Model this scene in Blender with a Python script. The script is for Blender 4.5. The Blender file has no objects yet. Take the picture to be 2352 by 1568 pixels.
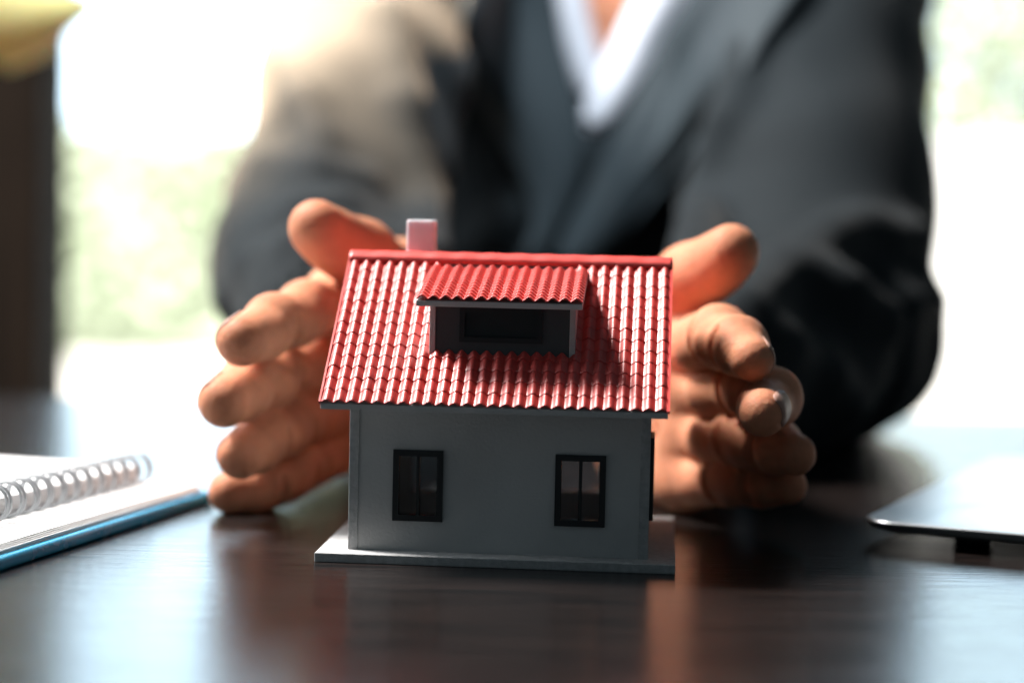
import bpy, bmesh, math, random
import numpy as np
from mathutils import Matrix, Vector
random.seed(7); rng = np.random.default_rng(7)
SC = bpy.context.scene; COL = SC.collection
R = math.radians

# ------------------------------------------------------------------ camera
W, H, F = 2352., 1568., 4554.
PITCH, ROLL, HC = .063, .0219, .1066
c_, s_ = math.cos(PITCH), math.sin(PITCH); cr, sr = math.cos(ROLL), math.sin(ROLL)
R0 = np.array([1, 0, 0.]); U0 = np.array([0, s_, c_]); FW = np.array([0, c_, -s_]); CAM = np.array([0, 0, HC])
cd = bpy.data.cameras.new('camera'); cam = bpy.data.objects.new('camera', cd); COL.objects.link(cam)
cd.sensor_width = 36; cd.lens = F / W * 36; cd.clip_start = .02; cd.clip_end = 200
rx = cr * R0 + sr * U0; ux = cr * U0 - sr * R0; bz = -FW
cam.matrix_world = Matrix(((rx[0], ux[0], bz[0], 0), (rx[1], ux[1], bz[1], 0), (rx[2], ux[2], bz[2], HC), (0, 0, 0, 1)))
cd.dof.use_dof = True; cd.dof.focus_distance = .607; cd.dof.aperture_fstop = 4.0; cd.dof.aperture_blades = 0
SC.camera = cam
SC.render.engine = 'CYCLES'; SC.cycles.use_denoising = True; SC.cycles.max_bounces = 8
SC.cycles.sample_clamp_indirect = 6
SC.view_settings.view_transform = 'Standard'; SC.view_settings.look = 'None'
SC.view_settings.exposure = 0; SC.view_settings.gamma = 1
SC.render.film_transparent = False

# ------------------------------------------------------------------ world and lamps
wd = bpy.data.worlds.new('World'); SC.world = wd; wd.use_nodes = True
wb = wd.node_tree.nodes['Background']; wb.inputs[0].default_value = (.50, .68, .78, 1); wb.inputs[1].default_value = .11

def area(name, loc, aim, sx, sy, energy, col):
    l = bpy.data.lights.new(name, 'AREA'); l.shape = 'RECTANGLE'; l.size = sx; l.size_y = sy; l.energy = energy; l.color = col
    o = bpy.data.objects.new(name, l); COL.objects.link(o); o.location = loc
    o.rotation_euler = (Vector(aim) - Vector(loc)).to_track_quat('-Z', 'Y').to_euler(); return o

area('key_window_lamp', (-.70, .96, 1.12), (0, .63, .06), .30, .30, 56, (1, .96, .92))
area('left_window_lamp', (-1.30, .98, .85), (0, .63, .06), .9, .6, 15, (.92, .97, 1))
area('garden_fill', (0, 5.5, 5), (0, 12, .2), 8, 3, 5200, (1, .98, .94))  # added, unseen area lamp that brightens hedges, wall and paving
def spot(name, loc, aim, energy, col, deg, soft):
    l = bpy.data.lights.new(name, 'SPOT'); l.energy = energy; l.color = col; l.spot_size = R(deg); l.spot_blend = 1; l.shadow_soft_size = soft
    o = bpy.data.objects.new(name, l); COL.objects.link(o); o.location = loc
    o.rotation_euler = (Vector(aim) - Vector(loc)).to_track_quat('-Z', 'Y').to_euler(); return o
spot('warm_flare_spot', (-.42, 1.20, 1.25), (-.135, 1.13, .21), 4600, (1, .68, .42), 13, .05)  # added warm spot on the shoulder, stands in for lens flare
spot('chest_fill_spot', (-.12, .72, 1.15), (.0, 1.2, .13), 140, (.84, .94, 1), 24, .10)  # added narrow fill on the chest, brightens shirt and lapels only

# ------------------------------------------------------------------ helpers
def ray(px, py):
    X, Y = px - W / 2, py - H / 2
    X, Y = cr * X + sr * Y, -sr * X + cr * Y
    return X / F * R0 - Y / F * U0 + FW
def P(px, py, d): return CAM + ray(px, py) * d
def PZ(px, py, z):
    r = ray(px, py); return CAM + r * ((z - HC) / r[2])

def node_mat(name):
    m = bpy.data.materials.new(name); m.use_nodes = True
    return m, m.node_tree.nodes, m.node_tree.links, m.node_tree.nodes['Principled BSDF']
def mat(name, col, rough=.5, metal=0, spec=.5, var=.0, vscale=40., bump=0., bscale=300., bdist=.001, stretch=(1, 1, 1), sheen=0, rvar=0, coat=0, sss=0, sssr=(1, .3, .15), ssss=.004, trans=0, emit=None):
    m, N, L, b = node_mat(name)
    b.inputs['Base Color'].default_value = (*col, 1); b.inputs['Roughness'].default_value = rough
    b.inputs['Metallic'].default_value = metal; b.inputs['Specular IOR Level'].default_value = spec
    if sheen: b.inputs['Sheen Weight'].default_value = sheen; b.inputs['Sheen Roughness'].default_value = .5
    if coat: b.inputs['Coat Weight'].default_value = coat; b.inputs['Coat Roughness'].default_value = .12
    if trans: b.inputs['Transmission Weight'].default_value = trans
    if sss:
        b.inputs['Subsurface Weight'].default_value = sss; b.inputs['Subsurface Radius'].default_value = sssr; b.inputs['Subsurface Scale'].default_value = ssss
    tc = N.new('ShaderNodeTexCoord'); mp = N.new('ShaderNodeMapping'); mp.inputs['Scale'].default_value = stretch
    L.new(tc.outputs['Object'], mp.inputs['Vector'])
    if var or rvar:
        n = N.new('ShaderNodeTexNoise'); n.inputs['Scale'].default_value = vscale; n.inputs['Detail'].default_value = 5
        L.new(mp.outputs[0], n.inputs['Vector'])
    if var:
        r = N.new('ShaderNodeValToRGB'); r.color_ramp.elements[0].position = .3; r.color_ramp.elements[1].position = .7
        r.color_ramp.elements[0].color = (*[max(0, x * (1 - var)) for x in col], 1); r.color_ramp.elements[1].color = (*[min(1, x * (1 + var)) for x in col], 1)
        L.new(n.outputs['Fac'], r.inputs[0]); L.new(r.outputs[0], b.inputs['Base Color'])
    if rvar:
        mr = N.new('ShaderNodeMapRange'); mr.inputs[1].default_value = .3; mr.inputs[2].default_value = .7
        mr.inputs[3].default_value = rough - rvar; mr.inputs[4].default_value = rough + rvar
        L.new(n.outputs['Fac'], mr.inputs[0]); L.new(mr.outputs[0], b.inputs['Roughness'])
    if bump:
        n2 = N.new('ShaderNodeTexNoise'); n2.inputs['Scale'].default_value = bscale; n2.inputs['Detail'].default_value = 4
        L.new(mp.outputs[0], n2.inputs['Vector'])
        bp = N.new('ShaderNodeBump'); bp.inputs['Strength'].default_value = bump; bp.inputs['Distance'].default_value = bdist
        L.new(n2.outputs['Fac'], bp.inputs['Height']); L.new(bp.outputs[0], b.inputs['Normal'])
    if emit: b.inputs['Emission Color'].default_value = (*emit[0], 1); b.inputs['Emission Strength'].default_value = emit[1]
    return m

def link(name, me, m=None, parent=None, smooth=False):
    o = bpy.data.objects.new(name, me); COL.objects.link(o)
    if m and not me.materials: me.materials.append(m)
    if smooth: me.polygons.foreach_set('use_smooth', [True] * len(me.polygons))
    if parent: o.parent = parent
    return o
def mesh(name, v, f):
    me = bpy.data.meshes.new(name); me.from_pydata([tuple(map(float, x)) for x in v], [], f); me.update(); return me
def tag(o, label, cat, group=None):
    o['label'] = label; o['category'] = cat
    if group: o['group'] = group
    return o
def empty(name, loc, rz=0):
    o = bpy.data.objects.new(name, None); COL.objects.link(o); o.location = loc; o.rotation_euler = (0, 0, rz); o.empty_display_size = .02; return o

class MB:                                      # collects boxes and prisms into one mesh
    def __init__(s): s.v = []; s.f = []
    def hexa(s, pts):                          # 8 points: bottom 4 ccw, top 4 ccw
        n = len(s.v); s.v += [tuple(p) for p in pts]
        s.f += [tuple(n + i for i in q) for q in ((3, 2, 1, 0), (4, 5, 6, 7), (0, 1, 5, 4), (1, 2, 6, 5), (2, 3, 7, 6), (3, 0, 4, 7))]; return s
    def box(s, a, b):
        (x0, y0, z0), (x1, y1, z1) = a, b
        return s.hexa([(x0, y0, z0), (x1, y0, z0), (x1, y1, z0), (x0, y1, z0), (x0, y0, z1), (x1, y0, z1), (x1, y1, z1), (x0, y1, z1)])
    def prism(s, poly, ax, d):                 # extrude polygon (list of 3d) by vector d
        n = len(s.v); k = len(poly); s.v += [tuple(p) for p in poly] + [tuple(np.add(p, d)) for p in poly]
        s.f += [tuple(range(n + k - 1, n - 1, -1)), tuple(range(n + k, n + 2 * k))] + [(n + i, n + (i + 1) % k, n + k + (i + 1) % k, n + k + i) for i in range(k)]
        return s
    def build(s, name, m, parent=None, bevel=0, seg=2):
        me = mesh(name, s.v, s.f); bm = bmesh.new(); bm.from_mesh(me)
        bmesh.ops.recalc_face_normals(bm, faces=bm.faces)
        if bevel: bmesh.ops.bevel(bm, geom=bm.edges[:], offset=bevel, segments=seg, affect='EDGES', profile=.5, clamp_overlap=True)
        bm.to_mesh(me); bm.free()
        return link(name, me, m, parent)

def tube(pts, r, n=8, closed=False):
    pts = [np.array(p, float) for p in pts]; v = []; f = []; k = len(pts)
    for i, p in enumerate(pts):
        t = pts[(i + 1) % k if closed else min(i + 1, k - 1)] - pts[i - 1 if (closed or i) else 0]; t /= np.linalg.norm(t) + 1e-12
        a = np.cross(t, (.3, .1, .95)); a /= np.linalg.norm(a); b = np.cross(t, a); rr = r[i] if hasattr(r, '__len__') else r
        v += [p + rr * (math.cos(2 * math.pi * j / n) * a + math.sin(2 * math.pi * j / n) * b) for j in range(n)]
    for i in range(k if closed else k - 1):
        for j in range(n):
            f.append((i * n + j, i * n + (j + 1) % n, ((i + 1) % k) * n + (j + 1) % n, ((i + 1) % k) * n + j))
    if not closed: f += [tuple(range(n - 1, -1, -1)), tuple((k - 1) * n + j for j in range(n))]
    return v, f

# ------------------------------------------------------------------ signed-distance modelling (hands, clothes)
def smin(a, b, k):
    if k <= 0: return np.minimum(a, b)
    h = np.maximum(k - np.abs(a - b), 0) / k
    return np.minimum(a, b) - h * h * k * .25
def smax(a, b, k): return -smin(-a, -b, k)
def sd_cap(p, a, b, ra, rb):
    a = np.asarray(a); b = np.asarray(b); ba = b - a
    t = np.clip(((p - a) @ ba) / (ba @ ba + 1e-12), 0, 1)
    return np.linalg.norm(p - a - t[..., None] * ba, axis=-1) - (ra + (rb - ra) * t)
def sd_ell(p, c, r, M=None):
    q = p - np.asarray(c)
    if M is not None: q = q @ M                # columns of M = axes
    k0 = np.linalg.norm(q / np.asarray(r), axis=-1); k1 = np.linalg.norm(q / np.square(r), axis=-1)
    return k0 * (k0 - 1) / np.maximum(k1, 1e-9)
class Grid:
    def __init__(s, lo, hi, h):
        s.lo = np.array(lo); s.h = h; s.n = np.ceil((np.array(hi) - lo) / h).astype(int) + 1
        s.ax = [(s.lo[i] + h * np.arange(s.n[i])) for i in range(3)]
    def full(s, val=.05): return np.full(s.n, val, np.float32)
    def sub(s, lo, hi):
        i0 = np.clip(np.floor((np.array(lo) - s.lo) / s.h).astype(int), 0, s.n); i1 = np.clip(np.ceil((np.array(hi) - s.lo) / s.h).astype(int) + 1, 0, s.n)
        return tuple(slice(a, b) for a, b in zip(i0, i1))
    def pts(s, sl): return np.stack(np.meshgrid(*[s.ax[i][sl[i]] for i in range(3)], indexing='ij'), -1)
    def cap(s, f, a, b, ra, rb, k, m=.012):
        a = np.asarray(a); b = np.asarray(b); e = max(ra, rb) + m
        sl = s.sub(np.minimum(a, b) - e, np.maximum(a, b) + e)
        f[sl] = smin(f[sl], sd_cap(s.pts(sl), a, b, ra, rb), k)
    def ell(s, f, c, r, k, M=None, m=.012):
        e = max(r) + m; sl = s.sub(np.asarray(c) - e, np.asarray(c) + e)
        f[sl] = smin(f[sl], sd_ell(s.pts(sl), c, r, M), k)
    def cut(s, f, a, b, r, k):
        a = np.asarray(a); b = np.asarray(b); sl = s.sub(np.minimum(a, b) - r - .006, np.maximum(a, b) + r + .006)
        f[sl] = smax(f[sl], -sd_cap(s.pts(sl), a, b, r, r), k)
def surface_nets(f, lo, h):
    f = f.astype(np.float32); s = f < 0; n = np.array(f.shape); c = n - 1
    cnt = np.zeros(c, np.int16); acc = np.zeros((*c, 3), np.float32)
    offs = [(i, j, k) for i in (0, 1) for j in (0, 1) for k in (0, 1)]
    def view(a, o): return a[o[0]:o[0] + c[0], o[1]:o[1] + c[1], o[2]:o[2] + c[2]]
    for o in offs:
        for ax in range(3):
            if o[ax]: continue
            o2 = list(o); o2[ax] = 1
            A, B = view(f, o), view(f, o2); m = (A < 0) != (B < 0); idx = np.nonzero(m)
            t = A[idx] / (A[idx] - B[idx]); q = np.tile(np.array(o, np.float32), (len(t), 1)); q[:, ax] += t
            acc[idx] += q; cnt[idx] += 1
    act = cnt > 0; ids = np.full(c, -1, np.int64); ids[act] = np.arange(act.sum())
    v = np.argwhere(act) + acc[act] / cnt[act][:, None]; v = v * h + np.asarray(lo)
    quads = []
    for ax in range(3):
        b, d = [(1, 2), (2, 0), (0, 1)][ax]
        sl0 = [slice(None)] * 3; sl1 = [slice(None)] * 3; sl0[ax] = slice(0, -1); sl1[ax] = slice(1, None)
        A, B = s[tuple(sl0)], s[tuple(sl1)]; e = np.argwhere(A != B); e = e[(e[:, b] > 0) & (e[:, d] > 0) & (e[:, b] < c[b]) & (e[:, d] < c[d])]
        fl = A[tuple(e.T)]
        def cell(db, dd):
            q = e.copy(); q[:, b] -= db; q[:, d] -= dd; return ids[tuple(q.T)]
        qd = np.stack([cell(1, 1), cell(0, 1), cell(0, 0), cell(1, 0)], 1)
        qd[~fl] = qd[~fl][:, ::-1]; quads.append(qd)
    return v, np.concatenate(quads)
def np_mesh(name, parts):
    vs, qs, n = [], [], 0
    for v, q in parts: vs.append(v); qs.append(q + n); n += len(v)
    v = np.concatenate(vs); q = np.concatenate(qs); me = bpy.data.meshes.new(name)
    me.vertices.add(len(v)); me.vertices.foreach_set('co', v.astype(np.float32).ravel())
    me.loops.add(q.size); me.loops.foreach_set('vertex_index', q.astype(np.int32).ravel())
    me.polygons.add(len(q)); me.polygons.foreach_set('loop_start', np.arange(0, q.size, 4, dtype=np.int32)); me.polygons.foreach_set('loop_total', np.full(len(q), 4, np.int32))
    me.polygons.foreach_set('use_smooth', np.ones(len(q), bool)); me.update(); me.validate(); return me
def smooth(v, q, it=3, lam=.5):
    for _ in range(it):
        i = np.concatenate([q[:, k] for k in range(4)] * 2); j = np.concatenate([q[:, k - 1] for k in range(4)] + [q[:, (k + 1) % 4] for k in range(4)])
        n = np.bincount(i, minlength=len(v)); a = np.stack([np.bincount(i, v[j, k], minlength=len(v)) for k in range(3)], 1)
        v = v + lam * (a / np.maximum(n, 1)[:, None] - v)
    return v

# ------------------------------------------------------------------ materials
M_house = mat('painted_card', (.50, .50, .495), .62, var=.11, vscale=28, rvar=.08, bump=.35, bscale=900, bdist=.0004)
M_edge = mat('raw_card_edge', (.42, .42, .42), .8, var=.15, vscale=500, bump=.6, bscale=1500, bdist=.0004)
M_red = mat('red_plastic', (.68, .070, .058), .40, spec=1.0, rvar=.05, vscale=200, bump=.12, bscale=700, bdist=.0003)
_N, _L = M_red.node_tree.nodes, M_red.node_tree.links
_oi = _N.new('ShaderNodeObjectInfo'); _mr = _N.new('ShaderNodeMapRange'); _mr.inputs[3].default_value = .86; _mr.inputs[4].default_value = 1.10; _L.new(_oi.outputs['Random'], _mr.inputs[0])
_hs = _N.new('ShaderNodeHueSaturation'); _hs.inputs['Color'].default_value = (.68, .070, .058, 1); _L.new(_mr.outputs[0], _hs.inputs['Value']); _L.new(_hs.outputs[0], _N['Principled BSDF'].inputs['Base Color'])
M_dgrey = mat('dark_grey_plastic', (.055, .062, .066), .5, rvar=.1, vscale=200)
M_black = mat('black_plastic', (.012, .014, .016), .45, rvar=.1, vscale=300)
M_chim = mat('milky_plastic', (.80, .80, .84), .35, sss=.3, ssss=.003, sssr=(1, .7, .7))
M_skin = mat('skin', (.55, .235, .138), .55, spec=.10, var=.20, vscale=75, bump=.55, bscale=480, bdist=.0006, sss=.35, ssss=.0035, sssr=(1, .30, .14), rvar=.07)
M_nail = mat('fingernail', (.42, .24, .19), .5, spec=.3, bump=.1, bscale=500)
M_suit = mat('charcoal_wool', (.0062, .0102, .0130), .8, spec=.16, var=.2, vscale=900, bump=.5, bscale=1800, bdist=.0004, sheen=.05)
M_lapel_lit = mat('charcoal_wool_lit', (.020, .029, .035), .7, spec=.25, var=.2, vscale=900, bump=.4, bscale=1800, bdist=.0004)  # lighter copy of the suit cloth; light on the lapels is put into the colour
M_shirt = mat('white_cotton', (.58, .59, .65), .8, bump=.3, bscale=900, bdist=.0005)
M_paper = mat('white_paper', (.82, .82, .82), .7, bump=.1, bscale=400, bdist=.0003)
M_blue = mat('blue_cover', (.015, .30, .52), .25, spec=.6, rvar=.05, vscale=100)
M_wire = mat('white_coated_wire', (.40, .42, .44), .4)
M_alu = mat('brushed_aluminium', (.50, .52, .54), .36, metal=1, bump=.06, bscale=2500, bdist=.0002, rvar=.04, vscale=60)
M_lbase = mat('dark_grey_metal', (.10, .105, .11), .5, metal=.6)
M_dark = mat('dark_rubber', (.015, .015, .016), .7)
M_post = mat('dark_brown_wood', (.014, .009, .006), .85, spec=.1, var=.3, vscale=12, stretch=(6, 6, .5))
M_ground = mat('pale_paving', (.62, .60, .56), .9, var=.06, vscale=2)
M_white_wall = mat('white_render', (.85, .85, .84), .9, var=.03, vscale=2)
M_leafy = mat('pale_foliage', (.36, .41, .30), .7, var=.3, vscale=3)
M_leaf = mat('yellow_green_leaf', (.62, .60, .28), .45, var=.15, vscale=20, sss=.3, ssss=.01)
M_sky = mat('bright_overcast_sky', (.9, .93, .95), 1, emit=((.60, .83, 1), 4.5))

# glass pane: thin clear plastic
M_glass, N, L, b = node_mat('clear_plastic_pane')
N.remove(b); g1 = N.new('ShaderNodeBsdfTransparent'); g2 = N.new('ShaderNodeBsdfGlossy'); g2.inputs['Roughness'].default_value = .06
fr = N.new('ShaderNodeFresnel'); mx = N.new('ShaderNodeMixShader'); g1.inputs[0].default_value = (.86, .9, .92, 1)
L.new(fr.outputs[0], mx.inputs[0]); L.new(g1.outputs[0], mx.inputs[1]); L.new(g2.outputs[0], mx.inputs[2]); L.new(mx.outputs[0], N['Material Output'].inputs[0])

# desk wood: dark stained, satin varnish, grain runs left to right
M_desk, N, L, b = node_mat('dark_stained_wood')
tc = N.new('ShaderNodeTexCoord'); mp = N.new('ShaderNodeMapping'); mp.inputs['Scale'].default_value = (6, 90, 90); L.new(tc.outputs['Object'], mp.inputs[0])
n1 = N.new('ShaderNodeTexNoise'); n1.inputs['Scale'].default_value = 3; n1.inputs['Detail'].default_value = 8; n1.inputs['Distortion'].default_value = .6; L.new(mp.outputs[0], n1.inputs[0])
rp = N.new('ShaderNodeValToRGB'); rp.color_ramp.elements[0].color = (.006, .0055, .0055, 1); rp.color_ramp.elements[1].color = (.022, .014, .012, 1)
rp.color_ramp.elements[0].position = .3; rp.color_ramp.elements[1].position = .75
L.new(n1.outputs['Fac'], rp.inputs[0]); L.new(rp.outputs[0], b.inputs['Base Color'])
mp2 = N.new('ShaderNodeMapping'); mp2.inputs['Scale'].default_value = (14, 260, 260); L.new(tc.outputs['Object'], mp2.inputs[0])
n2 = N.new('ShaderNodeTexNoise'); n2.inputs['Scale'].default_value = 2; n2.inputs['Detail'].default_value = 4; L.new(mp2.outputs[0], n2.inputs[0])
bp = N.new('ShaderNodeBump'); bp.inputs['Strength'].default_value = .4; bp.inputs['Distance'].default_value = .0005; L.new(n2.outputs['Fac'], bp.inputs['Height']); L.new(bp.outputs[0], b.inputs['Normal'])
mr = N.new('ShaderNodeMapRange'); mr.inputs[3].default_value = .17; mr.inputs[4].default_value = .29; L.new(n1.outputs['Fac'], mr.inputs[0]); L.new(mr.outputs[0], b.inputs['Roughness'])
b.inputs['Specular IOR Level'].default_value = .55; b.inputs['Specular Tint'].default_value = (.64, .89, 1, 1)

# ------------------------------------------------------------------ setting
g = MB().box((-15, 1.4, -.78), (11, 31, -.74)).build('ground', M_ground); g['kind'] = 'structure'
sk = MB().box((-15, 30, -1), (11, 30.2, 14)).build('sky', M_sky); sk['kind'] = 'structure'

def foliage(name, x0, x1, y0, y1, z0, z1, n, size, m):
    v, f = [], []
    ce = rng.uniform((x0, y0, z0), (x1, y1, z1), (n, 3))
    for c in ce:
        a = rng.normal(size=3); a /= np.linalg.norm(a); b2 = np.cross(a, rng.normal(size=3)); b2 /= np.linalg.norm(b2); s2 = size * rng.uniform(.6, 1.4); k = len(v)
        v += [c - a * s2, c + b2 * s2 * .45, c + a * s2, c - b2 * s2 * .45]; f.append((k, k + 1, k + 2, k + 3))
    return mesh(name, v, f)
def hedge(name, x0, x1, y, z1, n, label):
    e = empty(name, ((x0 + x1) / 2, y, -.74)); tag(e, label, 'hedge')
    me = foliage('foliage', x0, x1, y, y + .9, -.74, z1, n * 2, .09, M_leafy); me.transform(Matrix.Translation((-(x0 + x1) / 2, -y, .74)))
    link('foliage', me, M_leafy, e)
    for i in range(5):
        x = (i - 2) * (x1 - x0) / 5.5; MB().box((x - .04, .4, 0), (x + .04, .48, (z1 + .74) * .7)).build('stem', M_post, e)
    return e
hedge('garden_hedge', -3.6, -.6, 11, .55, 5000, 'pale green blurred hedge beyond the desk, beside the dark window post')
hedge('tall_hedge', 1.6, 6.0, 12.5, 2.2, 5000, 'grey-green blurred hedge above the white wall, beside the dark sleeve')
ww = MB().box((1.05, 6, -.74), (4.5, 6.15, .36)).build('garden_wall', M_white_wall); tag(ww, 'bright white rendered wall outdoors, beyond the sleeve and the laptop', 'wall')

pa = P(95, 500, 1.6)
post = empty('window_post', (pa[0] - .06, pa[1] + .05, -.74)); tag(post, 'dark brown wooden window post standing behind the desk beside the spiral notebook', 'post')
MB().box((-.06, -.05, 0), (.06, .05, 2.4)).build('post_shaft', M_post, post, .004)
MB().box((-.075, -.065, -.002), (.075, .065, .12)).build('post_foot', M_post, post, .004)

# hanging plant leaf in front of the post
pl = P(-60, -120, 1.35)
plant = empty('house_plant', (pl[0] - .05, pl[1], -.74)); tag(plant, 'house plant with a broad yellow-green leaf in front of the dark post', 'plant')
def leaf(pts_c, wid, name):
    v, f = [], []
    for i, c in enumerate(pts_c):
        for j in (-1, -.5, 0, .5, 1): v.append(np.array(c) + np.array((.0, .0, 0)) + wid[i] * j * np.array((.22, .1, .97)) + np.array((0, .012 * abs(j), 0)))
    for i in range(len(pts_c) - 1):
        for j in range(4): f.append((i * 5 + j, i * 5 + j + 1, i * 5 + j + 6, i * 5 + j + 5))
    me = mesh(name, v, f); me.transform(Matrix.Translation(-plant.location)); o = link(name, me, M_leaf, plant, True)
    so_ = o.modifiers.new('thick', 'SOLIDIFY'); so_.thickness = .0012; return o
T = [P(-130, -30, 1.33), P(-40, 30, 1.34), P(40, 52, 1.35), P(110, 45, 1.36), P(170, 25, 1.37), P(222, 8, 1.38)]
leaf(T, [.012, .030, .033, .026, .013, .001], 'leaf')
leaf([P(-130, -30, 1.33), P(-200, -120, 1.3), P(-300, -160, 1.28), P(-380, -120, 1.26)], [.01, .03, .025, .001], 'leaf')
st = [P(-130, -30, 1.33), np.array((pl[0] - .05, pl[1], -.1)), np.array((pl[0] - .05, pl[1], -.55))]
v, f = tube(st, [.004, .006, .008]); me = mesh('stem', v, f); me.transform(Matrix.Translation(-plant.location)); link('stem', me, M_leaf, plant, True)
MB().hexa([(-.07, -.07, 0), (.07, -.07, 0), (.07, .07, 0), (-.07, .07, 0), (-.1, -.1, .2), (.1, -.1, .2), (.1, .1, .2), (-.1, .1, .2)]).build('pot', M_white_wall, plant, .01)

desk = empty('desk', (0, .5, -.74)); tag(desk, 'dark brown stained wood desk with a satin reflective top', 'desk')
MB().box((-.95, -.52, .71), (.95, .61, .74)).build('desk_top', M_desk, desk, .002)
for sx in (-.88, .88):
    for sy in (-.45, .54): MB().box((sx - .03, sy - .03, 0), (sx + .03, sy + .03, .712)).build('leg', M_desk, desk, .002)
fl = MB().box((-3, -1.5, -.78), (3, 1.4, -.74)).build('floor', M_post); fl['kind'] = 'structure'

# ------------------------------------------------------------------ model house
house = empty('model_house', (-.059, .6003, 0), -.0751)
tag(house, 'small model house with red tiled roof and grey walls standing between two hands', 'model house')
BW, BD, BT = .110, .0967, .0029
MB().box((0, 0, 0), (BW, BD, BT)).build('base_plate', M_edge, house, .0003)
X0, X1, V0, V1 = .0094, .1012, .0088, .0900
TW = .0022                                            # card thickness
EV, EZ, RV, RZ = -.0054, .0474, .0494, .0934          # eave and ridge (tile surface ~ EZ+.0022)
SL = math.atan2(RZ - .0008 - .0496, RV - EV); CS, SN = math.cos(SL), math.sin(SL); SLEN = math.hypot(RZ - .0008 - .0496, RV - EV)
def roof_z(v): return .0496 + (min(v, 2 * RV - v) - EV) * (RZ - .0496) / (RV - EV) - .0030
def wall_long(v, y_in, holes, name='wall'):          # wall parallel to u with window holes
    zt = roof_z(v if v < RV else v) - .0004; us = sorted({X0, X1, *[q for h in holes for q in h[:2]]}); zs = sorted({BT, zt, *[q for h in holes for q in h[2:]]})
    mb = MB()
    for i in range(len(us) - 1):
        for j in range(len(zs) - 1):
            um, zm = (us[i] + us[i + 1]) / 2, (zs[j] + zs[j + 1]) / 2
            if any(h[0] < um < h[1] and h[2] < zm < h[3] for h in holes): continue
            mb.box((us[i], min(v, v + y_in), zs[j]), (us[i + 1], max(v, v + y_in), zs[j + 1]))
    me = mesh(name, mb.v, mb.f); bm = bmesh.new(); bm.from_mesh(me)
    bmesh.ops.remove_doubles(bm, verts=bm.verts, dist=1e-6)
    dup = {}
    for fc in bm.faces: dup.setdefault(tuple(np.round(fc.calc_center_median(), 6)), []).append(fc)
    bmesh.ops.delete(bm, geom=[x for q in dup.values() if len(q) > 1 for x in q], context='FACES_ONLY')
    bmesh.ops.recalc_face_normals(bm, faces=bm.faces); bm.to_mesh(me); bm.free()
    return link(name, me, M_house, house)
WZ0, WZ1, WLW = .0123, .0343, .0155
HO = [(.0227 + .0015, .0227 + WLW - .0015, WZ0 + .0015, WZ1 - .0015), (.0727 + .0015, .0727 + WLW - .0015, WZ0 + .0015, WZ1 - .0015)]
wall_long(V0, TW, HO)
HB = [(.018, .040, .010, .036), (.066, .084, .012, .036)]
wall_long(V1, -TW, HB)
for side, (ua, ub) in enumerate(((X0 + .0002, X0 + TW), (X1 - TW, X1 - .0002))):
    def zt(v): return roof_z(v) - .0004
    a, b2 = V0 + TW, V1 - TW; w0, w1 = .024, .042
    mb = MB()
    for (va, vb, za, zb) in ((a, w0, BT, None), (w1, b2, BT, None), (w0, w1, BT, .0135), (w0, w1, .0375, None)):
        vs = sorted({va, vb, *([RV] if va < RV < vb else [])})
        poly = [(ua, va, za), (ua, vb, za)] + ([(ua, q, zt(q)) for q in reversed(vs)] if zb is None else [(ua, vb, zb), (ua, va, zb)])
        mb.prism(poly, 0, (ub - ua, 0, 0))
    mb.build('wall', M_house, house)
# corner strips on the front
for ua, ub in ((X0 - .0004, X0 + .0026), (X1 - .0026, X1 + .0004)):
    MB().box((ua, V0 - .00045, BT), (ub, V0 + .0003, roof_z(V0) - .0006)).build('corner_strip', M_edge, house, .00015)
def window(u0, u1, z0, z1, v, d=-1, side=None):
    fw = .0019; e = empty('window', (0, 0, 0)); e.parent = house
    def bx(a, b2): return MB().box(a, b2)
    if side is None:
        fr = MB(); va, vb = sorted((v + d * .0010, v - d * .0012))
        for a, b2 in (((u0, z0), (u0 + fw, z1)), ((u1 - fw, z0), (u1, z1)), ((u0 + fw, z0), (u1 - fw, z0 + fw)), ((u0 + fw, z1 - fw), (u1 - fw, z1))):
            fr.box((a[0], va, a[1]), (b2[0], vb, b2[1]))
        fr.build('frame', M_black, e)
        um = (u0 + u1) / 2; MB().box((um - .0005, va + .0004, z0 + fw), (um + .0005, vb - .0004, z1 - fw)).build('mullion', M_black, e)
        MB().box((u0 + fw, v + .0010, z0 + fw), (u1 - fw, v + .0014, z1 - fw)).build('pane', M_glass, e)
    else:
        fr = MB(); ua, ub = sorted((v - d * .0012, v + d * .0016))
        for a, b2 in (((u0, z0), (u0 + fw, z1)), ((u1 - fw, z0), (u1, z1)), ((u0 + fw, z0), (u1 - fw, z0 + fw)), ((u0 + fw, z1 - fw), (u1 - fw, z1))):
            fr.box((ua, a[0], a[1]), (ub, b2[0], b2[1]))
        fr.build('frame', M_black, e)
        um = (u0 + u1) / 2; MB().box((ua + .0004, um - .0005, z0 + fw), (ub - .0004, um + .0005, z1 - fw)).build('mullion', M_black, e)
    return e
window(.0227, .0227 + WLW, WZ0, WZ1, V0); window(.0727, .0727 + WLW, WZ0, WZ1, V0)
window(.0235, .0425, .0125, .0385, X1, 1, True); window(.0235, .0425, .0125, .0385, X0, -1, True)
window(HB[0][0] - .0015, HB[0][1] + .0015, HB[0][2] - .0015, HB[0][3] + .0015, V1, 1)

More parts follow.
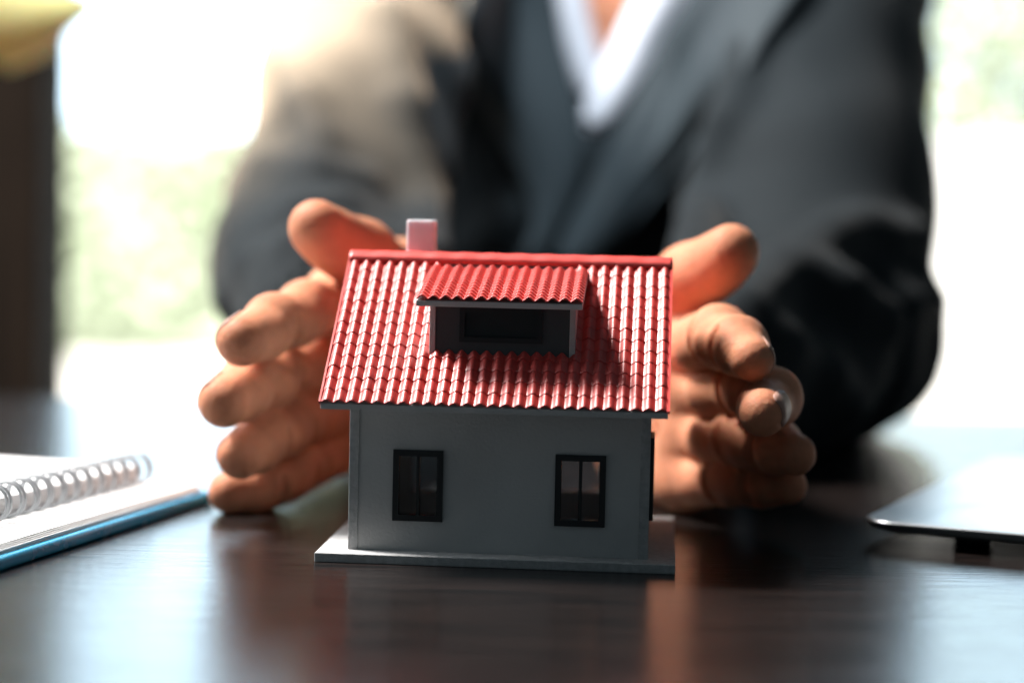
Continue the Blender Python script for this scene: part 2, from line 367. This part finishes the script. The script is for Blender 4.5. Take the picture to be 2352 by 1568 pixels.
# roof boards
RU0, RU1 = .0021, .1066
BV1 = 2 * RV - EV
roof = empty('roof', (0, 0, 0)); roof.parent = house
t = .0018
brd = MB()
brd.hexa([(RU0, EV, EZ), (RU1, EV, EZ), (RU1, RV, RZ - .0022 - .0008), (RU0, RV, RZ - .0022 - .0008), (RU0, EV, EZ + t), (RU1, EV, EZ + t), (RU1, RV, RZ - .0012), (RU0, RV, RZ - .0012)])
brd.build('roof_board', M_house, roof, .0002)
brd = MB()
brd.hexa([(RU0, RV + .0001, RZ - .0030), (RU1, RV + .0001, RZ - .0030), (RU1, BV1, EZ), (RU0, BV1, EZ), (RU0, RV + .0001, RZ - .0012), (RU1, RV + .0001, RZ - .0012), (RU1, BV1, EZ + t), (RU0, BV1, EZ + t)])
brd.build('roof_board', M_house, roof, .0002)

NC, NR = 27, 13
def wave_tile(w, l, amp, lift, th, seg=12):
    """one barrel tile, x across, y down the slope, z up; trough to trough"""
    v, f = [], []
    prof = [(i / seg * w, amp * (.5 - .5 * math.cos(2 * math.pi * i / seg)) ** .8) for i in range(seg + 1)]
    for (y, dz, sag) in ((0, 0, 0), (l * .55, lift * .42, .0), (l * .95, lift, 0), (l, lift * .80, 0)):
        v += [(x, y, z + dz) for x, z in prof]
    k = seg + 1
    v += [(x, l, z + lift * .80) for x, z in prof] + [(x, l, max(z + lift * .80 - th, 0)) for x, z in prof]
    for r in (0, 1, 2, 4):
        f += [(r * k + i, (r + 1) * k + i, (r + 1) * k + i + 1, r * k + i + 1) for i in range(seg)]
    me = mesh('tile', v, f); me.materials.append(M_red); me.polygons.foreach_set('use_smooth', [True] * len(me.polygons)); return me
TWD = (RU1 - RU0) / NC; RIDGE = .0034; TL = (SLEN - RIDGE + .0006) / NR
tile_me = wave_tile(TWD, TL + .0002, .00120, .00031, .0006, 12)
# tile frame: x=u, y=down slope (-v,-z), z=normal
def slope_mat(u, s, lift=0, ang=SL, org=(RV, RZ - .0008)):
    ca, sa = math.cos(ang), math.sin(ang); v = org[0] - s * ca; z = org[1] - s * sa
    nrm = (0, -sa, ca)
    return Matrix(((1, 0, 0, u), (0, -ca, nrm[1], v + nrm[1] * lift), (0, -sa, nrm[2], z + nrm[2] * lift), (0, 0, 0, 1)))
DU0, DU1, DV = .0329, .0775, .0124
hidden = []
for r_ in range(NR):
    for c in range(NC):
        u = RU0 + c * TWD; s0 = RIDGE - .0006 + r_ * TL; vmid = RV - (s0 + TL) * CS
        if u > DU0 - .0002 and u + TWD < DU1 + .0002 and vmid > DV + .002: continue
        o = bpy.data.objects.new('tile', tile_me); COL.objects.link(o); o.parent = roof
        jit = random.uniform(-.00008, .00008)
        o.matrix_local = slope_mat(u, s0, .00005 + jit) @ Matrix.Rotation(random.uniform(-.006, .006), 4, 'Y')
# back slope: far side, one sheet of the same tiles
v, f = [], []
for c in range(NC * 6 + 1):
    for s in range(0, 14):
        ss = RIDGE * .6 + s * (SLEN - RIDGE * .6) / 13; u = RU0 + c * TWD / 6
        z = .00115 * (.5 - .5 * math.cos(2 * math.pi * c / 6)) + .0003
        v.append((u, RV + .0002 + ss * CS + SN * z, RZ - .0008 - ss * SN + CS * z))
for c in range(NC * 6):
    for s in range(13): f.append((c * 14 + s, c * 14 + s + 1, (c + 1) * 14 + s + 1, (c + 1) * 14 + s))
bs = link('tile_sheet', mesh('tile_sheet', v, f), M_red, roof, True); bs['kind'] = 'stuff'
# ridge cap, slightly wavy top
v, f = [], []; n = NC * 4
for i in range(n + 1):
    u = RU0 - .0003 + (RU1 - RU0 + .0006) * i / n; wv = .00008 * math.sin(i / 4 * 2 * math.pi / 2.3)
    for s, hgt in ((-RIDGE, .0003), (-RIDGE, .0015), (-.0012, .0017 + wv), (0, .0019 + wv), (.0012, .0017 + wv), (RIDGE, .0015), (RIDGE, .0003)):
        if s <= 0: v.append((u, RV + s * CS - SN * hgt * (s < 0), RZ - .0008 + s * SN + (CS if s < 0 else 1) * hgt))
        else: v.append((u, RV + s * CS + SN * hgt, RZ - .0008 - s * SN + CS * hgt))
for i in range(n):
    for j in range(6): f.append((i * 7 + j, (i + 1) * 7 + j, (i + 1) * 7 + j + 1, i * 7 + j + 1))
f += [tuple(range(7)), tuple(n * 7 + j for j in range(6, -1, -1))]
rc = link('ridge_cap', mesh('ridge_cap', v, f), M_red, roof, True)
# red verge strips along the gable edges
for u in (RU0 - .0005, RU1 - .0001):
    a = slope_mat(u, -.0002); b2 = slope_mat(u, SLEN + .0004)
    pts = []
    for M2 in (a, b2):
        pts.append([M2 @ Vector(q) for q in ((0, 0, -.0004), (.0006, 0, -.0004), (.0006, 0, .0007), (0, 0, .0007))])
    MB().hexa([pts[0][0], pts[0][1], pts[1][1], pts[1][0], pts[0][3], pts[0][2], pts[1][2], pts[1][3]]).build('verge_strip', M_red, roof)

# chimney
ch = MB().box((.0197, .0530, .0860), (.0288, .0610, .1047)).build('chimney', M_chim, house, .0006, 3)
# dormer
dor = empty('dormer', (0, 0, 0)); dor.parent = house
DZT = .0780; DRV, DEV = .0455, .0066
DZE = .0786                                             # underside of dormer roof at its eave
dsl = math.atan2(.0893 - (DZE + .0020), DRV - DEV)
def dz(v): return DZE + (v - DEV) * math.tan(dsl)
fz = roof_z(DV) + .001
# front wall with opening, cheeks
mb = MB(); wu0, wu1, wz0, wz1 = .0420, .0674, .0677, .0783
for a, b2 in (((DU0, fz), (wu0, dz(DV))), ((wu1, fz), (DU1, dz(DV))), ((wu0, fz), (wu1, wz0)), ((wu0, wz1), (wu1, dz(DV)))):
    mb.box((a[0], DV, a[1]), (b2[0], DV + .0018, b2[1]))
mb.build('dormer_front', M_dgrey, dor)
for ua, ub in ((DU0 - .0002, DU0 + .0016), (DU1 - .0016, DU1 + .0002)):
    vb = DRV - .004
    MB().prism([(ua, DV - .0004, fz - .0008), (ua, DV - .0004, dz(DV - .0004)), (ua, vb, dz(vb)), (ua, vb, roof_z(vb) - .001)], 0, (ub - ua, 0, 0)).build('dormer_cheek', M_house, dor, .0002)
wf = MB()
for a, b2 in (((wu0, wz0), (wu0 + .0016, wz1)), ((wu1 - .0016, wz0), (wu1, wz1)), ((wu0 + .0016, wz0), (wu1 - .0016, wz0 + .0016)), ((wu0 + .0016, wz1 - .0016), (wu1 - .0016, wz1))):
    wf.box((a[0], DV - .0008, a[1]), (b2[0], DV + .001, b2[1]))
wf.build('window_frame', M_black, dor)
MB().box((wu0 + .0016, DV + .0006, wz0 + .0016), (wu1 - .0016, DV + .0014, wz1 - .0016)).build('window_pane', M_black, dor)
DRU0, DRU1 = .0290, .0799
MB().hexa([(DRU0, DEV, DZE), (DRU1, DEV, DZE), (DRU1, DRV, dz(DRV)), (DRU0, DRV, dz(DRV)), (DRU0, DEV, DZE + .0018), (DRU1, DEV, DZE + .0018), (DRU1, DRV, dz(DRV) + .0018), (DRU0, DRV, dz(DRV) + .0018)]).build('dormer_roof_board', M_house, dor, .0002)
ND = 14; dw = (DRU1 - DRU0) / ND; dlen = (DRV - DEV) / math.cos(dsl); NDR = 12
vv, ff = [], []
base = wave_tile(dw, dlen / NDR + .0001, .00115, .0004, .0006, 10)
for r_ in range(NDR):
    k = len(vv); vv += [(p.co.x, p.co.y + r_ * dlen / NDR, p.co.z) for p in base.vertices]; ff += [tuple(k + i for i in q.vertices) for q in base.polygons]
strip = mesh('tile_strip', vv, ff); strip.materials.append(M_red); strip.polygons.foreach_set('use_smooth', [True] * len(strip.polygons))
for c in range(ND):
    o = bpy.data.objects.new('tile_strip', strip); COL.objects.link(o); o.parent = dor
    o.matrix_local = slope_mat(DRU0 + c * dw, 0, .00005, dsl, (DRV, dz(DRV) + .0022))

# ------------------------------------------------------------------ notepads at the left
pA, pB = PZ(492, 1152, 0), PZ(0, 1314, 0)
e1 = (pB - pA); e1 /= np.linalg.norm(e1); e2 = np.array((-e1[1], e1[0], 0)) * 1.0
if e2[0] > 0: e2 = -e2
def frame_mat(o, a, b2): return Matrix(((a[0], b2[0], 0, o[0]), (a[1], b2[1], 0, o[1]), (0, 0, 1, o[2]), (0, 0, 0, 1)))
pad = empty('notepad', (0, 0, 0)); pad.matrix_world = frame_mat(pA, e1, e2)
tag(pad, 'thick pad of white paper in a glossy blue cover lying under the spiral notebook', 'notepad')
PL, PW = .297, .21
MB().box((0, 0, 0), (PL, PW, .0042)).build('cover', M_blue, pad, .0016, 4)
for i in range(6):
    MB().box((.004 + random.uniform(0, .0012), .0022 + random.uniform(0, .0012) + i * .0003, .0042 + i * .00045), (PL - .004, PW - .003, .0042 + i * .00045 + .00034)).build('page', M_paper, pad)
ztop = .0042 + 6 * .00045
nA, nB = PZ(356, 1112, ztop), PZ(0, 1204, ztop)
f1 = nB - nA; f1 /= np.linalg.norm(f1); f2 = np.array((-f1[1], f1[0], 0)); f2 = -f2 if f2[0] > 0 else f2
nb = empty('spiral_notebook', (0, 0, 0)); nb.matrix_world = frame_mat(np.array((nA[0], nA[1], ztop)), f1, f2)
tag(nb, 'open white notebook with a twin wire spiral spine lying on the blue-edged pad', 'notebook')
RR = .0056
MB().box((-.004, .0075, .0002), (.214, .155, .0012)).build('back_cover', M_paper, nb, .0003)
for i in range(7): MB().box((-.003, .0078 + random.uniform(-.0003, .0003), .0014 + i * .0007), (.212, .153 - i * .0004, .0014 + i * .0007 + .0005)).build('page', M_paper, nb)
ring = []
vv, ff = [], []
for off in (-.0011, .0011):
    pts = [(off + .0012 * math.sin(a) * (1 if off > 0 else -1) * 0, RR + RR * math.cos(a), RR + .0003 + RR * math.sin(a)) for a in [2 * math.pi * i / 24 for i in range(24)]]
    a, b2 = tube(pts, .00055, 6, True); k = len(vv); vv += a; ff += [tuple(k + i for i in q) for q in b2]
ring_me = mesh('wire_ring', vv, ff); ring_me.materials.append(M_wire); ring_me.polygons.foreach_set('use_smooth', [True] * len(ring_me.polygons))
for i in range(24):
    o = bpy.data.objects.new('wire_ring', ring_me); COL.objects.link(o); o.parent = nb; o.location = (.004 + i * .0085, 0, 0)

# ------------------------------------------------------------------ laptop at the right
LZ = .0085
lA, lB = PZ(1984, 1190, LZ), PZ(2352, 1222, LZ)
h1 = lB - lA; h1 /= np.linalg.norm(h1); h2 = np.array((-h1[1], h1[0], 0)); h2 = -h2 if h2[1] < 0 else h2
lap = empty('laptop', (0, 0, 0)); lap.matrix_world = frame_mat(np.array((lA[0] - .002, lA[1] - .002, 0)), h1, h2)
tag(lap, 'thin silver laptop with a rounded corner resting on the desk', 'laptop')
def rrect(x0, y0, x1, y1, r, z, n=8):
    out = []
    for cx, cy, a0 in ((x1 - r, y1 - r, 0), (x0 + r, y1 - r, 90), (x0 + r, y0 + r, 180), (x1 - r, y0 + r, 270)):
        out += [(cx + r * math.cos(R(a0 + 90 * i / n)), cy + r * math.sin(R(a0 + 90 * i / n)), z) for i in range(n + 1)]
    return out
def loft(rings, name, m, parent):
    v = [p for r_ in rings for p in r_]; k = len(rings[0]); f = []
    for i in range(len(rings) - 1): f += [(i * k + j, i * k + (j + 1) % k, (i + 1) * k + (j + 1) % k, (i + 1) * k + j) for j in range(k)]
    f += [tuple(range(k - 1, -1, -1)), tuple((len(rings) - 1) * k + j for j in range(k))]
    return link(name, mesh(name, v, f), m, parent)
LW, LD = .304, .212
loft([rrect(.020, .020, LW - .020, LD - .020, .006, .0024), rrect(.004, .004, LW - .004, LD - .004, .0095, .0044), rrect(.0010, .0010, LW - .0010, LD - .0010, .0105, .0058), rrect(.0002, .0002, LW - .0002, LD - .0002, .011, .0074)], 'base', M_lbase, lap)
loft([rrect(.0001, .0001, LW - .0001, LD - .0001, .011, .0075), rrect(0, 0, LW, LD, .011, .0080), rrect(.0004, .0004, LW - .0004, LD - .0004, .0106, LZ)], 'lid', M_alu, lap)
ft = PZ(2245, 1240, 0) - lA; fx0, fy0 = float(ft @ h1), float(ft @ h2)
for fx, fy in ((fx0, fy0), (LW - fx0, fy0), (fx0, LD - fy0), (LW - fx0, LD - fy0)):
    loft([[(fx + r_ * math.cos(2 * math.pi * i / 20), fy + r_ * math.sin(2 * math.pi * i / 20), z) for i in range(20)] for z, r_ in ((0, .0058), (.0008, .0066), (.0040, .0072))], 'foot', M_dark, lap)

# ------------------------------------------------------------------ person: hands
def z1(x, y): return (404.25 + .4924 * x, 441 + .4924 * y)
def z2(x, y): return (1433.25 + .4924 * x, 477.75 + .4924 * y)
def nrm(a): a = np.asarray(a, float); return a / np.linalg.norm(a)
def build_hand(conv, spec, thumb, wrist, elbow, dors, h=.0009):
    """spec: list of (MCP, PIP, DIP, TIP) each (zx, zy, depth); radii in metres"""
    pt = lambda q: P(*conv(q[0], q[1]), q[2])
    J = [[pt(q) for q in fg] for fg, _ in spec]; T = [pt(q) for q in thumb[0]]; Wr = P(*wrist); El = P(*elbow)
    allp = np.array([p for fg in J for p in fg] + T + [Wr])
    fo = Wr + (El - Wr) * .55
    lo = np.minimum(allp.min(0), fo) - .045; hi = np.maximum(allp.max(0), fo) + .045
    G = Grid(lo, hi, h); fing = G.full(); nails = []
    for fg, (_, rad) in zip(J, spec):
        ff_ = G.full()
        pd = None
        for i in range(3):
            a, b2 = fg[i], fg[i + 1]; G.cap(ff_, a, b2, rad[i], rad[i + 1], .004 if i else 0)
            ax = nrm(b2 - a); d = nrm(dors - ax * (dors @ ax)); lat = np.cross(ax, d)
            M3 = np.stack([ax, lat, d], 1); ln = np.linalg.norm(b2 - a); rm = (rad[i] + rad[i + 1]) / 2
            G.ell(ff_, a + (b2 - a) * .5 - d * rm * .34, (ln * .38, rm * .90, rm * .86), .0028, M3)          # palmar pad
            if i < 2: G.ell(ff_, b2 + d * rad[i + 1] * .12, (rad[i + 1] * 1.0, rad[i + 1] * 1.04, rad[i + 1] * .98), .004, M3)   # knuckle
        # creases on the palm side
        for i in (1, 2):
            ax = nrm(fg[i + 1] - fg[i - 1]); d = nrm(dors - ax * (dors @ ax)); lat = np.cross(ax, d); c = fg[i] - d * rad[i] * 1.10
            G.cut(ff_, c - lat * rad[i] * .8 + d * rad[i] * .35, c, .0016, .0022); G.cut(ff_, c, c + lat * rad[i] * .8 + d * rad[i] * .35, .0016, .0022)
        fing = smin(fing, ff_, .0012)
        ax = nrm(fg[3] - fg[2]); d = nrm(dors - ax * (dors @ ax)); nails.append((fg[3], ax, d, rad[3]))
    th = G.full(); rt = thumb[1]
    for i in range(2): G.cap(th, T[i + 1], T[i + 2], rt[i + 1], rt[i + 2], .006)
    td = thumb[2]; ax = nrm(T[3] - T[2]); d = nrm(td - ax * (td @ ax)); M3 = np.stack([ax, np.cross(ax, d), d], 1)
    G.ell(th, (T[2] + T[3]) / 2 - d * rt[3] * .35, (np.linalg.norm(T[3] - T[2]) * .62, rt[3] * .95, rt[3] * .9), .005, M3)
    nails.append((T[3], ax, d, rt[3]))
    palm = G.full(); mc = [fg[0] for fg in J]
    across = nrm(mc[3] - mc[0])
    for i, m in enumerate(mc):
        w = Wr + across * (i - 1.5) * .011
        G.cap(palm, w, m, .0165, .0125 - .0008 * i, .008, .016)
    for i in range(3): G.cap(palm, mc[i], mc[i + 1], .0105, .0100, .008, .016)
    pal = -dors
    G.cap(palm, Wr + (T[0] - Wr) * .5, T[1], .017, .0165, .010, .016)                     # thenar
    G.cap(palm, Wr + across * .022, mc[3] + (Wr - mc[3]) * .25 + pal * .004, .016, .0135, .010, .016)   # hypothenar
    G.cap(palm, T[1], mc[0] + (Wr - mc[0]) * .25, .012, .011, .012, .016)                 # web
    hand = smin(smin(fing, th, .002), palm, .0065)
    hand = smin(smin(hand, th, .002), smin(th, palm, .010), .001)
    # palm creases
    c0 = mc[0] + (Wr - mc[0]) * .22 + pal * .0125; c1 = mc[3] + (Wr - mc[3]) * .22 + pal * .0115
    G.cut(hand, c0, c1, .0008, .003)
    wr = G.full(); G.cap(wr, Wr - across * .010, fo - across * .006, .020, .026, .006, .02); G.cap(wr, Wr + across * .010, fo + across * .006, .020, .026, .008, .02)
    hand = smin(hand, wr, .014)
    X = G.pts((slice(None),) * 3) if False else None
    v, q = surface_nets(hand, G.lo, h); v = smooth(v, q, 2, .5)
    for fg in J: print('finger', [round(float(np.linalg.norm(fg[i + 1] - fg[i])) * 1000) for i in range(3)])
    return (v, q), nails

SCL = lambda r, k: tuple(x * k for x in r)
RI, RM, RG, RP = (.0112, .0098, .0086, .0072), (.0115, .0100, .0088, .0074), (.0110, .0096, .0084, .0070), (.0100, .0086, .0076, .0064)
LSC = lambda r: tuple(x * k for x, k in zip(r, (.98, 1.0, 1.08, 1.18)))
left_spec = [
    (((765, 500, .744), (612, 556, .703), (458, 618, .680), (308, 695, .655)), LSC(RI)),
    (((700, 770, .752), (475, 850, .707), (352, 897, .682), (225, 978, .660)), LSC(RM)),
    (((705, 990, .756), (535, 1085, .715), (415, 1145, .694), (302, 1226, .674)), LSC(RG)),
    (((690, 1190, .758), (560, 1300, .726), (430, 1362, .710), (250, 1402, .699)), LSC(RP))]
left_thumb = ([(1120, 640, .790), (1060, 440, .755), (865, 290, .715), (655, 165, .692)], (.014, .0125, .0112, .0092), np.array((.45, .55, .70)))
right_spec = [
    (((325, 640, .716), (440, 603, .670), (530, 643, .647), (596, 705, .630)), RI),
    (((365, 850, .716), (575, 835, .671), (685, 885, .647), (646, 958, .620)), RM),
    (((350, 1060, .720), (555, 1072, .678), (695, 1110, .660), (795, 1150, .646)), RG),
    (((295, 1270, .724), (480, 1262, .692), (635, 1280, .678), (765, 1295, .668)), RP)]
right_thumb = ([(0, 640, .780), (90, 470, .745), (310, 330, .710), (500, 205, .690)], (.014, .0125, .0112, .0092), np.array((-.45, .55, .70)))
WL, WR = (850, 850, .825), (1500, 950, .808)
EL, ER = (735, 640, 1.0), (1880, 740, 1.0)
handL, nailL = build_hand(z1, left_spec, left_thumb, WL, EL, nrm((-.62, .60, .50)))
handR, nailR = build_hand(z2, right_spec, right_thumb, WR, ER, nrm((.76, .58, .25)))

# ------------------------------------------------------------------ person: clothes and hidden body
SHL, SHR = P(950, -330, 1.27), P(1880, -300, 1.27)
eL, eR, wL, wR = P(*EL), P(*ER), P(*WL), P(*WR)
CC = np.array((.066, 1.335, .10))
def fold(p, o, d, amp, fr, ph):
    t = (p - o) @ d; return amp * np.sin(fr * t + ph + 1.6 * np.sin(41 * p[..., 0] + 23 * p[..., 2] + ph) + 1.1 * np.sin(37 * p[..., 1] - 19 * p[..., 2]))
def jacket_sdf(p, V=True):
    d = sd_ell(p, CC, (.180, .135, .34))
    d = smin(d, sd_cap(p, SHL, SHR, .072, .072), .06)
    for S, E_, Wt, rE in ((SHL, eL, wL, .053), (SHR, eR, wR, .061)):
        up = sd_cap(p, S, E_, .070, rE) + fold(p, S, nrm(E_ - S), .0016, 75, 1.) + fold(p, S, nrm(np.array((.5, .2, .8))), .0014, 48, 2.)
        cuff = E_ + (Wt - E_) * .80
        fa = sd_cap(p, E_, cuff, rE, .042) + fold(p, E_, nrm(Wt - E_), .0022, 105, .4)
        d = smin(d, smin(up, fa, .012), .018)
    return d + fold(p, CC, nrm((.6, .1, -.7)), .0015, 42, .3)
def march(px, py, d0=.8):
    r = ray(px, py); t_ = d0
    for _ in range(80):
        s = float(jacket_sdf((CAM + r * t_)[None])[0])
        if s < .0006: break
        t_ += s * .7
        if t_ > 1.7: break
    return t_
G = Grid((-.25, .80, -.35), (.37, 1.50, .34), .0055)
X = G.pts((slice(None),) * 3)
jk = jacket_sdf(X)
def ridge(pts, r, k=.012):
    Q = [P(a, b2, march(a, b2) + r * .35) for a, b2 in pts]
    for i in range(len(Q) - 1): G.cap(jk, Q[i], Q[i + 1], r, r, k, .03)
ridge([(885, 40), (930, 250), (975, 480), (985, 600)], .012, .010)
ridge([(1480, 400), (1420, 500), (1340, 600)], .012, .008)
ridge([(1730, 120), (1680, 280), (1620, 480), (1590, 620)], .014, .008)
ridge([(1060, 590), (1130, 545), (1210, 480)], .012, .008)
ridge([(1700, 720), (1790, 640), (1900, 560), (1990, 520)], .013, .008)
ridge([(1850, 640), (1930, 670), (2030, 740)], .012, .008)
ridge([(1690, 800), (1800, 790), (1900, 850), (1960, 940)], .007)
ridge([(2040, 560), (2110, 540)], .008); ridge([(2080, 700), (2140, 690)], .008)
ridge([(520, 690), (580, 610), (690, 560), (800, 560)], .008)
ridge([(560, 560), (680, 500), (800, 470)], .008)
ridge([(600, 380), (720, 400), (840, 420)], .007)
ridge([(640, 140), (700, 240), (740, 330)], .008)
# front opening of the jacket
vb = P(1352, 330, 1.20)
v1 = P(1262, -60, 1.20); v2 = P(1640, -60, 1.20)
def vplane(p, a, b2, sgn):
    d = b2 - a; n_ = np.array((d[2], 0, -d[0])); n_ = n_ / np.linalg.norm(n_) * sgn; return (p - a) @ n_
cutd = np.maximum(np.maximum(vplane(X, vb, v1, -1), vplane(X, vb, v2, 1)), X[..., 1] - 1.30)
if cutd[tuple(np.argmin(np.abs(G.ax[i] - P(1400, 0, 1.2)[i])) for i in range(3))] > 0: print('V SIGN WRONG')
jk = smax(jk, -cutd, .006)
jk = np.maximum(jk, .0008 - X[..., 2] - 10 * (X[..., 1] > 1.14))      # rests on the desk; hangs below the desk edge behind it
# hollow for the wrists so the hands come out of the cuffs
for E_, Wt in ((eL, wL), (eR, wR)):
    cuff = E_ + (Wt - E_) * .80; ax = nrm(Wt - E_)
    jk = smax(jk, -sd_cap(X, cuff - ax * .02, cuff + ax * .06, .036, .036), .003)
jv, jq = surface_nets(jk, G.lo, G.h); jv = smooth(jv, jq, 2)
# hidden body under the clothes
Gb = Grid((-.2, .83, -.33), (.33, 1.48, .40), .009)
bd = Gb.full(.1); XB = Gb.pts((slice(None),) * 3)
bd = smin(sd_ell(XB, CC + np.array((0, .012, 0)), (.155, .112, .32)), sd_cap(XB, P(1400, 60, 1.29), P(1410, -700, 1.32), .055, .056), .05)
bd = smin(bd, sd_cap(XB, SHL, SHR, .05, .05), .04)
for S, E_, Wt, rE in ((SHL, eL, wL, .036), (SHR, eR, wR, .040)):
    bd = smin(bd, sd_cap(XB, S, E_, .045, rE), .02); bd = smin(bd, sd_cap(XB, E_, E_ + (Wt - E_) * .75, rE, .030), .015)
bv, bq = surface_nets(bd, Gb.lo, Gb.h); bv = smooth(bv, bq, 2)
person = link('person', np_mesh('person', [handL, handR, (bv, bq)]), M_skin)
tag(person, 'person in charcoal suit jacket and white shirt cupping both hands around the house', 'person')
jacket = link('jacket', np_mesh('jacket', [(jv, jq)]), M_suit, person)
def nail(c, ax, d, r):
    lat = np.cross(ax, d); v, f = [], []; nu, nv = 9, 9; Wn = r * .72
    for i in range(nu):
        for j in range(nv):
            s, t_ = i / (nu - 1), -1 + 2 * j / (nv - 1)
            al = r * (-1.25 + 1.75 * s); ll = Wn * t_ * (1 - .25 * max(0, .3 - s) / .3 - .30 * (max(0, s - .8) / .2) ** 2)
            off = max(0, al * 1.02); rl = math.sqrt(max(r * r - off * off, .01 * r * r)) * (1 + .06 * max(0, -al / r))
            v.append(c + ax * al + lat * ll + d * (math.sqrt(max(rl * rl - ll * ll, 0)) + .00012))
    for i in range(nu - 1):
        for j in range(nv - 1): f.append((i * nv + j, i * nv + j + 1, (i + 1) * nv + j + 1, (i + 1) * nv + j))
    o = link('fingernail', mesh('fingernail', v, f), M_nail, person, True); m = o.modifiers.new('thick', 'SOLIDIFY'); m.thickness = .0004; m.offset = 0
for q in nailL + nailR: nail(*q)

# lapels, shirt front and collar: shaped cloth panels lying on the chest
def panel(name, rows, m, parent, lift, th, dep=None, nx=10):
    """rows: list of (left px, right px, py); laid on the chest surface"""
    v, f = [], []
    for (xa, xb, ya, yb) in rows:
        for i in range(nx + 1):
            t_ = i / nx; px, py = xa + (xb - xa) * t_, ya + (yb - ya) * t_
            d = dep(px, py) if dep else march(px, py, 1.0)
            bulge = math.sin(math.pi * t_) * .006
            v.append(P(px, py, d - lift - bulge))
    for r_ in range(len(rows) - 1):
        for i in range(nx): f.append((r_ * (nx + 1) + i, r_ * (nx + 1) + i + 1, (r_ + 1) * (nx + 1) + i + 1, (r_ + 1) * (nx + 1) + i))
    me = mesh(name, v, f); o = link(name, me, m, parent, True)
    s = o.modifiers.new('thick', 'SOLIDIFY'); s.thickness = th; s.offset = -1
    s2 = o.modifiers.new('sub', 'SUBSURF'); s2.levels = s2.render_levels = 1; return o
shirt = empty('shirt', (0, 0, 0)); shirt.parent = person
chest = lambda px, py: 1.222 + .00002 * abs(px - 1390)
# rows: (left x, right x, left y, right y)
panel('shirt_front', [(1235, 1318, -120, -120), (1270, 1338, 0, 0), (1290, 1372, 110, 110), (1318, 1392, 200, 175), (1340, 1390, 320, 310)], M_shirt, shirt, .0, .002, chest)
panel('shirt_front', [(1500, 1670, -120, -120), (1462, 1600, 0, -10), (1412, 1530, 100, 90), (1378, 1480, 200, 190), (1350, 1400, 330, 300)], M_shirt, shirt, .004, .002, chest)
panel('collar', [(1255, 1330, -140, -140), (1272, 1338, -20, -20), (1288, 1352, 80, 60), (1318, 1366, 170, 140), (1345, 1378, 235, 205)], M_shirt, shirt, .012, .003, chest)
panel('collar', [(1505, 1690, -140, -140), (1472, 1610, -30, -20), (1425, 1512, 70, 90), (1385, 1492, 150, 185), (1350, 1440, 215, 250), (1342, 1390, 285, 298)], M_shirt, shirt, .016, .003, chest)
panel('lapel', [(1090, 1265, -140, -140), (1060, 1272, -20, -20), (1042, 1290, 90, 90), (1095, 1318, 210, 190), (1165, 1345, 330, 290), (1225, 1342, 440, 400), (1240, 1300, 530, 500), (1200, 1240, 610, 600)], M_lapel_lit, jacket, .010, .005)
panel('lapel', [(1640, 1900, -140, -140), (1600, 1860, -10, -20), (1510, 1760, 110, 90), (1485, 1700, 200, 220), (1420, 1620, 300, 340), (1370, 1520, 400, 440), (1310, 1430, 520, 545), (1270, 1340, 610, 620)], M_lapel_lit, jacket, .012, .005)
# shirt cuffs showing at the wrists
for Wt, E_ in ((wL, eL), (wR, eR)):
    ax = nrm(E_ - Wt); a = nrm(np.cross(ax, (0, 0, 1))); b2 = np.cross(ax, a); v, f = [], []
    for i in range(5):
        for j in range(28):
            th = 2 * math.pi * j / 28; rr = .0345 + .0012 * math.sin(3 * th + i)
            v.append(Wt + ax * (.012 + i * .010) + rr * (math.cos(th) * a + math.sin(th) * b2))
    for i in range(4):
        for j in range(28): f.append((i * 28 + j, i * 28 + (j + 1) % 28, (i + 1) * 28 + (j + 1) % 28, (i + 1) * 28 + j))
    o = link('cuff', mesh('cuff', v, f), M_shirt, shirt, True); m = o.modifiers.new('thick', 'SOLIDIFY'); m.thickness = .002
